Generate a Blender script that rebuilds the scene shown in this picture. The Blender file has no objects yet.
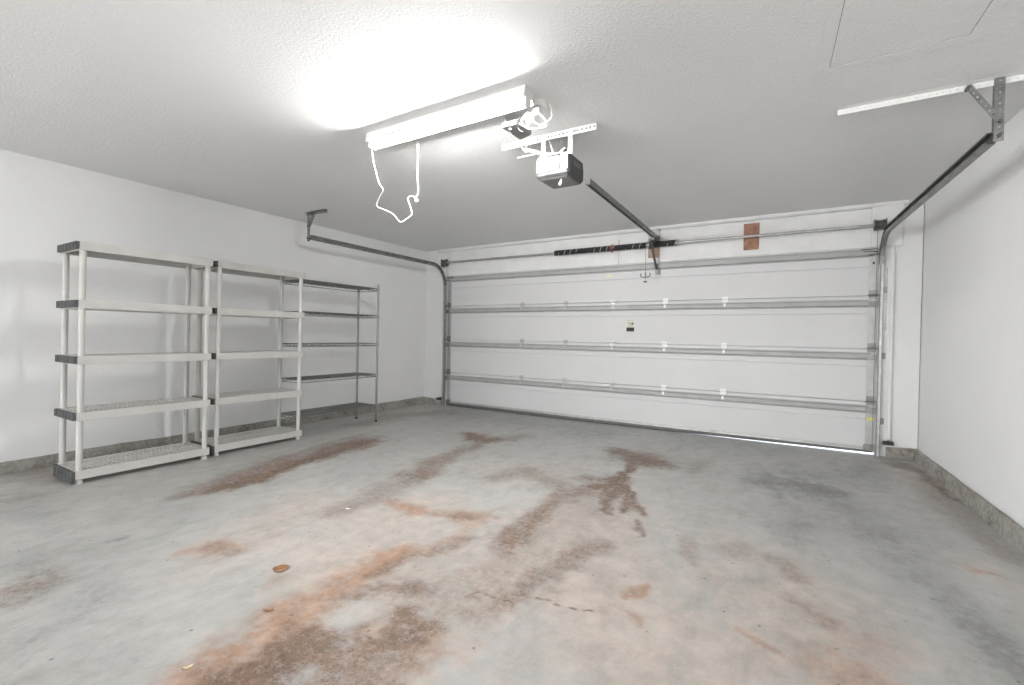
# light levels
EXPOSURE = 0.31
TUBE = 270
WIN_FILL = 430
WIN_FILL2 = 110
import bpy, bmesh, math, random
import numpy as np
from mathutils import Vector, Matrix, noise as mnoise
random.seed(7)
PI = math.pi
scene = bpy.context.scene
COL = scene.collection
H = 2.517          # ceiling height
XL = -3.22         # left wall face
XR = 3.08          # right wall face at the door end (the wall opens slightly towards the camera)
RS = 0.035         # slope of the right wall
YB = -13.6          # back wall
DW = 2.743         # half width of the garage door


def xr(y):
    return XR - RS * y


# ----------------------------------------------------------------------------- materials
def new_mat(name):
    m = bpy.data.materials.new(name)
    m.use_nodes = True
    nt = m.node_tree
    b = nt.nodes['Principled BSDF']
    return m, nt, b


def N(nt, kind, **kw):
    n = nt.nodes.new(kind)
    for k, v in kw.items():
        setattr(n, k, v)
    return n


def ramp(nt, stops):
    r = N(nt, 'ShaderNodeValToRGB')
    e = r.color_ramp.elements
    while len(e) < len(stops):
        e.new(0.5)
    for i, (p, c) in enumerate(stops):
        e[i].position = p
        e[i].color = c if len(c) == 4 else (*c, 1)
    return r


def noise_node(nt, scale, detail=4, rough=0.55, vec=None):
    n = N(nt, 'ShaderNodeTexNoise')
    n.inputs['Scale'].default_value = scale
    n.inputs['Detail'].default_value = detail
    n.inputs['Roughness'].default_value = rough
    if vec is not None:
        nt.links.new(vec, n.inputs['Vector'])
    return n


def mat(name, col, rough=0.6, metal=0.0, var=0.06, scale=30, bump=0.0, bscale=200, col2=None, bdist=0.002):
    """Procedural material: noise varied base colour and optional bump."""
    m, nt, b = new_mat(name)
    tc = N(nt, 'ShaderNodeTexCoord')
    n = noise_node(nt, scale, 5, 0.6, tc.outputs['Object'])
    c2 = col2 or tuple(max(0, c * (1 - 2.2 * var)) for c in col)
    c1 = tuple(min(1, c * (1 + var)) for c in col)
    r = ramp(nt, [(0.3, c2), (0.7, c1)])
    nt.links.new(n.outputs['Fac'], r.inputs['Fac'])
    nt.links.new(r.outputs['Color'], b.inputs['Base Color'])
    b.inputs['Roughness'].default_value = rough
    b.inputs['Metallic'].default_value = metal
    if bump:
        nb = noise_node(nt, bscale, 3, 0.6, tc.outputs['Object'])
        bp = N(nt, 'ShaderNodeBump')
        bp.inputs['Strength'].default_value = bump
        bp.inputs['Distance'].default_value = bdist
        nt.links.new(nb.outputs['Fac'], bp.inputs['Height'])
        nt.links.new(bp.outputs['Normal'], b.inputs['Normal'])
    return m


M = {}
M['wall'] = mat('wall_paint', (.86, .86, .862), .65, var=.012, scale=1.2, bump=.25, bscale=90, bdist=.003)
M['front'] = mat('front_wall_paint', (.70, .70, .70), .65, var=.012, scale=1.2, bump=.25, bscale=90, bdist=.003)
M['strap'] = mat('hanger_steel', (.27, .27, .265), .45, .6, var=.14, scale=16)
M['trim'] = mat('white_trim_paint', (.72, .72, .72), .55, var=.03, scale=6, bump=.2, bscale=30, bdist=.002)
M['door'] = mat('door_enamel', (.61, .61, .615), .5, var=.012, scale=2, bump=.08, bscale=250, bdist=.001)
M['galv'] = mat('galvanised_steel', (.50, .50, .49), .42, .75, var=.10, scale=14)
M['galv_dark'] = mat('dull_track_steel', (.31, .31, .30), .45, .7, var=.16, scale=12)
M['stile'] = mat('stile_steel', (.47, .475, .47), .5, .55, var=.05, scale=9)
M['strut'] = mat('strut_steel', (.40, .40, .40), .6, .25, var=.05, scale=8)
M['dark'] = mat('dark_steel', (.12, .12, .12), .45, .5, var=.15, scale=30)
M['black'] = mat('black_rubber', (.03, .03, .032), .6, var=.1)
M['cap'] = mat('charcoal_plastic', (.075, .078, .08), .55, var=.12, scale=60)
M['resin'] = mat('beige_resin', (.57, .558, .535), .5, var=.03, scale=8)
M['chrome'] = mat('dull_chrome', (.27, .27, .27), .35, .8, var=.1, scale=40)
M['white_metal'] = mat('white_metal', (.84, .84, .83), .45, var=.02)
M['cable'] = mat('white_cable', (.82, .82, .80), .5, var=.03)
M['body'] = mat('opener_grey_plastic', (.06, .06, .062), .45, var=.06, scale=20)
M['body_low'] = mat('opener_base_plastic', (.20, .20, .203), .5, var=.05, scale=20)
M['lens'] = mat('opal_lens', (.86, .86, .86), .35, var=.01)
M['red'] = mat('red_painted_iron', (.26, .06, .055), .5, var=.15)
M['yellow'] = mat('yellow_sticker', (.72, .68, .20), .6, var=.08)
M['wood'] = mat('bare_wood_block', (.36, .20, .14), .75, var=.18, scale=18, col2=(.22, .10, .07))
M['pale_wood'] = mat('pale_wood_pad', (.40, .27, .20), .75, var=.15, scale=20)
M['grey_box'] = mat('grey_sheet_metal', (.17, .17, .17), .45, .3, var=.06)
M['leaf'] = mat('dry_leaf', (.33, .17, .08), .8, var=.3, scale=120)
M['tan'] = mat('pale_dry_leaf', (.72, .58, .40), .8, var=.2, scale=120)
M['paper'] = mat('white_flake', (.85, .85, .82), .7, var=.03)
M['rubber'] = mat('grey_door_seal', (.13, .13, .13), .6, var=.1)
M['driveway'] = mat('driveway_concrete', (.70, .69, .66), .8, var=.05, scale=4)

# emissive tube
m, nt, b = new_mat('fluorescent_tube')
b.inputs['Base Color'].default_value = (.9, .9, .9, 1)
b.inputs['Emission Color'].default_value = (1.0, .995, .985, 1)
b.inputs['Emission Strength'].default_value = TUBE
M['tube'] = m

# popcorn ceiling
m, nt, b = new_mat('textured_ceiling')
tc = N(nt, 'ShaderNodeTexCoord')
n1 = noise_node(nt, 70, 4, .65, tc.outputs['Object'])
n2 = noise_node(nt, .9, 3, .5, tc.outputs['Object'])
r2 = ramp(nt, [(.35, (.84, .84, .84)), (.7, (.865, .865, .865))])
nt.links.new(n2.outputs['Fac'], r2.inputs['Fac'])
nt.links.new(r2.outputs['Color'], b.inputs['Base Color'])
b.inputs['Roughness'].default_value = .8
bp = N(nt, 'ShaderNodeBump')
bp.inputs['Strength'].default_value = .36
bp.inputs['Distance'].default_value = .010
rr = ramp(nt, [(.42, (0, 0, 0)), (.68, (1, 1, 1))])
nt.links.new(n1.outputs['Fac'], rr.inputs['Fac'])
nt.links.new(rr.outputs['Color'], bp.inputs['Height'])
nt.links.new(bp.outputs['Normal'], b.inputs['Normal'])
M['ceiling'] = m

# concrete curb
m, nt, b = new_mat('rough_concrete_curb')
tc = N(nt, 'ShaderNodeTexCoord')
n1 = noise_node(nt, 3.5, 6, .6, tc.outputs['Object'])
n2 = noise_node(nt, 28, 5, .7, tc.outputs['Object'])
r1 = ramp(nt, [(.34, (.15, .12, .09)), (.47, (.29, .275, .245)), (.60, (.385, .385, .365)), (.8, (.47, .47, .45))])
mx = N(nt, 'ShaderNodeMix', data_type='FLOAT')
mx.inputs[0].default_value = .45
nt.links.new(n1.outputs['Fac'], mx.inputs[2])
nt.links.new(n2.outputs['Fac'], mx.inputs[3])
nt.links.new(mx.outputs[0], r1.inputs['Fac'])
nt.links.new(r1.outputs['Color'], b.inputs['Base Color'])
b.inputs['Roughness'].default_value = .85
bp = N(nt, 'ShaderNodeBump')
bp.inputs['Strength'].default_value = .6
bp.inputs['Distance'].default_value = .012
nt.links.new(n2.outputs['Fac'], bp.inputs['Height'])
nt.links.new(bp.outputs['Normal'], b.inputs['Normal'])
M['curb'] = m

# wound spring: black steel with a broken white paint line
m, nt, b = new_mat('black_spring_steel')
tc = N(nt, 'ShaderNodeTexCoord')
sx = N(nt, 'ShaderNodeSeparateXYZ')
nt.links.new(tc.outputs['Object'], sx.inputs[0])
def mth(op, a, bb=None):
    q = N(nt, 'ShaderNodeMath', operation=op)
    for i, v in enumerate((a, bb)):
        if v is None: continue
        if isinstance(v, (int, float)): q.inputs[i].default_value = v
        else: nt.links.new(v, q.inputs[i])
    return q.outputs[0]
ang = mth('ARCTAN2', sx.outputs['Z'], sx.outputs['Y'])
turn = mth('ADD', mth('MULTIPLY', sx.outputs['X'], 1 / .085), mth('MULTIPLY', ang, 1 / (2 * PI)))
fr = mth('FRACT', mth('ADD', turn, 20.0))
wm = mth('MULTIPLY', mth('LESS_THAN', fr, .09), mth('GREATER_THAN', mth('FRACT', mth('MULTIPLY', sx.outputs['X'], 9.7)), .45))
mxc = N(nt, 'ShaderNodeMix', data_type='RGBA')
mxc.inputs[6].default_value = (.025, .025, .027, 1)
mxc.inputs[7].default_value = (.6, .6, .58, 1)
nt.links.new(wm, mxc.inputs[0])
nt.links.new(mxc.outputs[2], b.inputs['Base Color'])
b.inputs['Roughness'].default_value = .5
M['spring'] = m

# floor : concrete with stains carried by two colour attributes on the slab
m, nt, b = new_mat('stained_concrete')
tc = N(nt, 'ShaderNodeTexCoord')
P = tc.outputs['Object']
at1 = N(nt, 'ShaderNodeAttribute', attribute_name='stain')
sep = N(nt, 'ShaderNodeSeparateColor')
nt.links.new(at1.outputs['Color'], sep.inputs[0])
nA = noise_node(nt, 1.3, 5, .55, P)
nB = noise_node(nt, 9, 6, .65, P)
nC = noise_node(nt, 70, 4, .7, P)
base = ramp(nt, [(.30, (.34, .34, .328)), (.5, (.425, .422, .405)), (.72, (.51, .505, .485))])
mixn = N(nt, 'ShaderNodeMix', data_type='FLOAT')
mixn.inputs[0].default_value = .5
nt.links.new(nA.outputs['Fac'], mixn.inputs[2]); nt.links.new(nB.outputs['Fac'], mixn.inputs[3])
nt.links.new(mixn.outputs[0], base.inputs['Fac'])
cur = base.outputs['Color']
nD = noise_node(nt, 32, 5, .7, P)
mot = N(nt, 'ShaderNodeMix', data_type='FLOAT'); mot.inputs[0].default_value = .58
nt.links.new(nB.outputs['Fac'], mot.inputs[2]); nt.links.new(nD.outputs['Fac'], mot.inputs[3])
def breakup(sock, lo, hi, gain):
    """mask times a strong mottling so that stains break up into specks and veins"""
    a = N(nt, 'ShaderNodeMath', operation='MULTIPLY_ADD')
    nt.links.new(mot.outputs[0], a.inputs[0]); a.inputs[1].default_value = gain; a.inputs[2].default_value = 1 - .5 * gain
    c = N(nt, 'ShaderNodeMath', operation='MULTIPLY'); nt.links.new(sock, c.inputs[0]); nt.links.new(a.outputs[0], c.inputs[1])
    mr = N(nt, 'ShaderNodeMapRange'); mr.inputs[1].default_value = lo; mr.inputs[2].default_value = hi
    nt.links.new(c.outputs[0], mr.inputs[0])
    return mr.outputs[0]
def lay(cur, fac, c1, c2):
    rc = ramp(nt, [(.35, c1), (.68, c2)]); nt.links.new(nB.outputs['Fac'], rc.inputs['Fac'])
    mx = N(nt, 'ShaderNodeMix', data_type='RGBA')
    nt.links.new(fac, mx.inputs[0]); nt.links.new(cur, mx.inputs[6]); nt.links.new(rc.outputs['Color'], mx.inputs[7])
    return mx.outputs[2]
cur = lay(cur, breakup(at1.outputs['Alpha'], .0, 1.0, 2.5), (.435, .365, .32), (.56, .49, .435))
cur = lay(cur, breakup(sep.outputs[2], .0, .95, 4), (.15, .15, .147), (.275, .275, .267))
cur = lay(cur, breakup(sep.outputs[0], .0, 1.0, 4.2), (.27, .15, .095), (.46, .31, .225))
cur = lay(cur, breakup(sep.outputs[1], .0, .95, 5.5), (.11, .066, .045), (.275, .188, .138))
# pits and fine dark specks, thicker where dirt lies
def mult(cur, fac_sock, stops, amount):
    r_ = ramp(nt, stops); nt.links.new(fac_sock, r_.inputs['Fac'])
    m_ = N(nt, 'ShaderNodeMix', data_type='RGBA', blend_type='MULTIPLY')
    if isinstance(amount, float): m_.inputs[0].default_value = amount
    else: nt.links.new(amount, m_.inputs[0])
    nt.links.new(cur, m_.inputs[6]); nt.links.new(r_.outputs['Color'], m_.inputs[7])
    return m_.outputs[2]
mp = N(nt, 'ShaderNodeMapping'); mp.inputs['Scale'].default_value = (1.0, .45, 1.0); nt.links.new(P, mp.inputs['Vector'])
nE = noise_node(nt, 6, 10, .74, mp.outputs['Vector'])
cur = mult(cur, nE.outputs['Fac'], [(.28, (.76, .755, .74)), (.5, (.98, .98, .98)), (.74, (1.05, 1.05, 1.05))], 1.0)
cur = mult(cur, nC.outputs['Fac'], [(.27, (.42, .42, .42)), (.37, (1, 1, 1))], .8)
nF = noise_node(nt, 120, 3, .6, P)
dirt = N(nt, 'ShaderNodeMath', operation='MULTIPLY_ADD'); nt.links.new(sep.outputs[1], dirt.inputs[0]); dirt.inputs[1].default_value = .9; dirt.inputs[2].default_value = .12; dirt.use_clamp = True
cur = mult(cur, nF.outputs['Fac'], [(.34, (.38, .36, .35)), (.46, (1, 1, 1))], dirt.outputs[0])
vo = N(nt, 'ShaderNodeTexVoronoi'); vo.inputs['Scale'].default_value = 9.0; nt.links.new(P, vo.inputs['Vector'])
cur = mult(cur, vo.outputs['Distance'], [(.035, (.30, .28, .27)), (.075, (1, 1, 1))], .75)
nt.links.new(cur, b.inputs['Base Color'])
rr = ramp(nt, [(.3, (.42, .42, .42)), (.7, (.62, .62, .62))]); nt.links.new(nA.outputs['Fac'], rr.inputs['Fac'])
nt.links.new(rr.outputs['Color'], b.inputs['Roughness'])
bp = N(nt, 'ShaderNodeBump'); bp.inputs['Strength'].default_value = .15; bp.inputs['Distance'].default_value = .006
nt.links.new(nB.outputs['Fac'], bp.inputs['Height']); nt.links.new(bp.outputs['Normal'], b.inputs['Normal'])
M['floor'] = m


# ----------------------------------------------------------------------------- mesh builder
LEAN = 0.0   # slight sideways lean of the shelving units


class MB:
    def __init__(self):
        self.v, self.f = [], []

    def quad(self, a, b, c, d):
        k = len(self.v); self.v += [a, b, c, d]; self.f.append((k, k + 1, k + 2, k + 3))

    def box(self, x0, x1, y0, y1, z0, z1):
        k = len(self.v)
        self.v += [(x, y, z) for z in (z0, z1) for y in (y0, y1) for x in (x0, x1)]
        for q in ((0, 2, 3, 1), (4, 5, 7, 6), (0, 1, 5, 4), (2, 6, 7, 3), (0, 4, 6, 2), (1, 3, 7, 5)):
            self.f.append(tuple(k + i for i in q))
        return self

    def hexa(self, lo, hi):
        """solid between two quads given in matching order"""
        k = len(self.v); self.v += list(lo) + list(hi)
        self.f += [(k + 3, k + 2, k + 1, k), (k + 4, k + 5, k + 6, k + 7)]
        for i in range(4):
            j = (i + 1) % 4
            self.f.append((k + i, k + j, k + 4 + j, k + 4 + i))
        return self

    def beam(self, p, q, w, h, up=(0, 0, 1)):
        """rectangular bar from p to q"""
        p, q = Vector(p), Vector(q); d = (q - p).normalized(); u = Vector(up)
        s = d.cross(u).normalized(); t = s.cross(d).normalized()
        lo = [p + s * a * w / 2 + t * c * h / 2 for a, c in ((-1, -1), (1, -1), (1, 1), (-1, 1))]
        hi = [v + (q - p) for v in lo]
        return self.hexa([tuple(v) for v in lo], [tuple(v) for v in hi])

    def cyl(self, p, q, r, n=12, r2=None, cap=True):
        return self.tube([p, q], r, n, cap, [r, r if r2 is None else r2])

    def tube(self, path, r, n=8, cap=True, radii=None):
        pts = [Vector(p) for p in path]
        k0 = len(self.v); prev = None
        for i, p in enumerate(pts):
            a = pts[max(i - 1, 0)]; c = pts[min(i + 1, len(pts) - 1)]
            t = (c - a).normalized()
            if prev is None:
                ref = Vector((0, 0, 1)) if abs(t.z) < .9 else Vector((1, 0, 0))
                s = t.cross(ref).normalized()
            else:
                s = (prev - t * prev.dot(t)).normalized()
            prev = s; w = t.cross(s)
            rad = radii[i] if radii else r
            for j in range(n):
                an = 2 * PI * j / n
                self.v.append(tuple(p + (s * math.cos(an) + w * math.sin(an)) * rad))
        for i in range(len(pts) - 1):
            for j in range(n):
                a = k0 + i * n + j; b2 = k0 + i * n + (j + 1) % n
                self.f.append((a, b2, b2 + n, a + n))
        if cap:
            self.f.append(tuple(k0 + j for j in reversed(range(n))))
            e = k0 + (len(pts) - 1) * n
            self.f.append(tuple(e + j for j in range(n)))
        return self

    def sweep(self, rings, cap=True):
        """closed rings of equal length, joined in order"""
        n = len(rings[0]); k0 = len(self.v)
        for r in rings: self.v += [tuple(p) for p in r]
        for i in range(len(rings) - 1):
            for j in range(n):
                a = k0 + i * n + j; b2 = k0 + i * n + (j + 1) % n
                self.f.append((a, b2, b2 + n, a + n))
        if cap:
            self.f.append(tuple(k0 + j for j in reversed(range(n))))
            e = k0 + (len(rings) - 1) * n
            self.f.append(tuple(e + j for j in range(n)))
        return self

    def prism_x(self, prof, x0, x1):
        """profile of (y,z) points run along x"""
        return self.sweep([[(x0, y, z) for y, z in prof], [(x1, y, z) for y, z in prof]])

    def prism_y(self, prof, y0, y1):
        return self.sweep([[(x, y0, z) for x, z in prof], [(x, y1, z) for x, z in prof]])

    def prism_z(self, prof, z0, z1):
        return self.sweep([[(x, y, z0) for x, y in prof], [(x, y, z1) for x, y in prof]])

    def perf(self, o, dl, dw, L, W, pitch=.025, hr=.0055, th=.0022):
        """perforated steel strip: o corner, dl/dw directions, one row of holes"""
        o, dl, dw = Vector(o), Vector(dl).normalized(), Vector(dw).normalized()
        nn = dl.cross(dw).normalized() * th
        cnt = max(1, int(L / pitch)); p = L / cnt
        for i in range(cnt):
            c = o + dl * (i + .5) * p + dw * W / 2
            ring, outr = [], []
            for j in range(8):
                an = PI / 8 + j * PI / 4
                ring.append(c + dl * math.cos(an) * hr + dw * math.sin(an) * hr)
                ex, ey = math.cos(an), math.sin(an)
                q = max(abs(ex), abs(ey)); ex, ey = ex / q, ey / q
                outr.append(c + dl * ex * p / 2 + dw * ey * W / 2)
            # square corners folded into the outline
            cor = [c + dl * sx * p / 2 + dw * sy * W / 2 for sx, sy in ((1, 1), (-1, 1), (-1, -1), (1, -1))]
            for side in (0, 1):
                off = nn * side
                k = len(self.v)
                self.v += [tuple(v + off) for v in ring + outr + cor]
                for j in range(8):
                    jj = (j + 1) % 8
                    f = (k + j, k + 8 + j, k + 8 + jj, k + jj)
                    self.f.append(f if side else f[::-1])
                for ci, (j, jj) in enumerate(((0, 1), (2, 3), (4, 5), (6, 7))):
                    f = (k + 8 + j, k + 16 + ci, k + 8 + jj)
                    self.f.append(f if side else f[::-1])
            k = len(self.v) - 40
            for j in range(8):
                jj = (j + 1) % 8
                self.f.append((k + j, k + jj, k + 20 + jj, k + 20 + j))
        a = [o, o + dl * L, o + dl * L + dw * W, o + dw * W]
        for i in range(4):
            q, r = a[i], a[(i + 1) % 4]
            self.quad(tuple(q), tuple(r), tuple(r + nn), tuple(q + nn))
        return self

    def build(self, name, material, parent=None, org=None, smooth=False, bevel=0):
        if org is None:
            org = parent['_o'] if parent is not None else (0, 0, 0)
        me = bpy.data.meshes.new(name)
        me.from_pydata([(x - org[0], y + LEAN * z - org[1], z - org[2]) for x, y, z in self.v], [], self.f)
        me.materials.append(material)
        bm = bmesh.new(); bm.from_mesh(me)
        bmesh.ops.recalc_face_normals(bm, faces=bm.faces)
        bm.to_mesh(me); bm.free()
        me.update()
        if smooth:
            me.shade_smooth(); me.set_sharp_from_angle(angle=math.radians(40))
        o = bpy.data.objects.new(name, me); COL.objects.link(o)
        if parent is not None:
            o.parent = parent
        else:
            o.location = org
        o['_o'] = tuple(org)
        if bevel:
            bv = o.modifiers.new('bevel', 'BEVEL'); bv.width = bevel; bv.segments = 2; bv.limit_method = 'ANGLE'
        return o


def tag(o, label, cat, group=None, kind=None):
    o['label'] = label; o['category'] = cat
    if group: o['group'] = group
    if kind: o['kind'] = kind
    return o


def thing(name, loc, label, cat, group=None, kind=None):
    o = bpy.data.objects.new(name, None); COL.objects.link(o)
    o.location = loc; o.empty_display_size = .1; o['_o'] = tuple(loc)
    return tag(o, label, cat, group, kind)


def smooth_path(pts, sub=6):
    """Catmull-Rom through the points"""
    P_ = [Vector(p) for p in pts]; out = []
    for i in range(len(P_) - 1):
        a = P_[max(i - 1, 0)]; b_ = P_[i]; c = P_[i + 1]; d = P_[min(i + 2, len(P_) - 1)]
        for k in range(sub):
            t = k / sub
            out.append(.5 * ((2 * b_) + (c - a) * t + (2 * a - 5 * b_ + 4 * c - d) * t * t + (3 * b_ - a - 3 * c + d) * t ** 3))
    out.append(P_[-1])
    return [tuple(v) for v in out]

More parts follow.
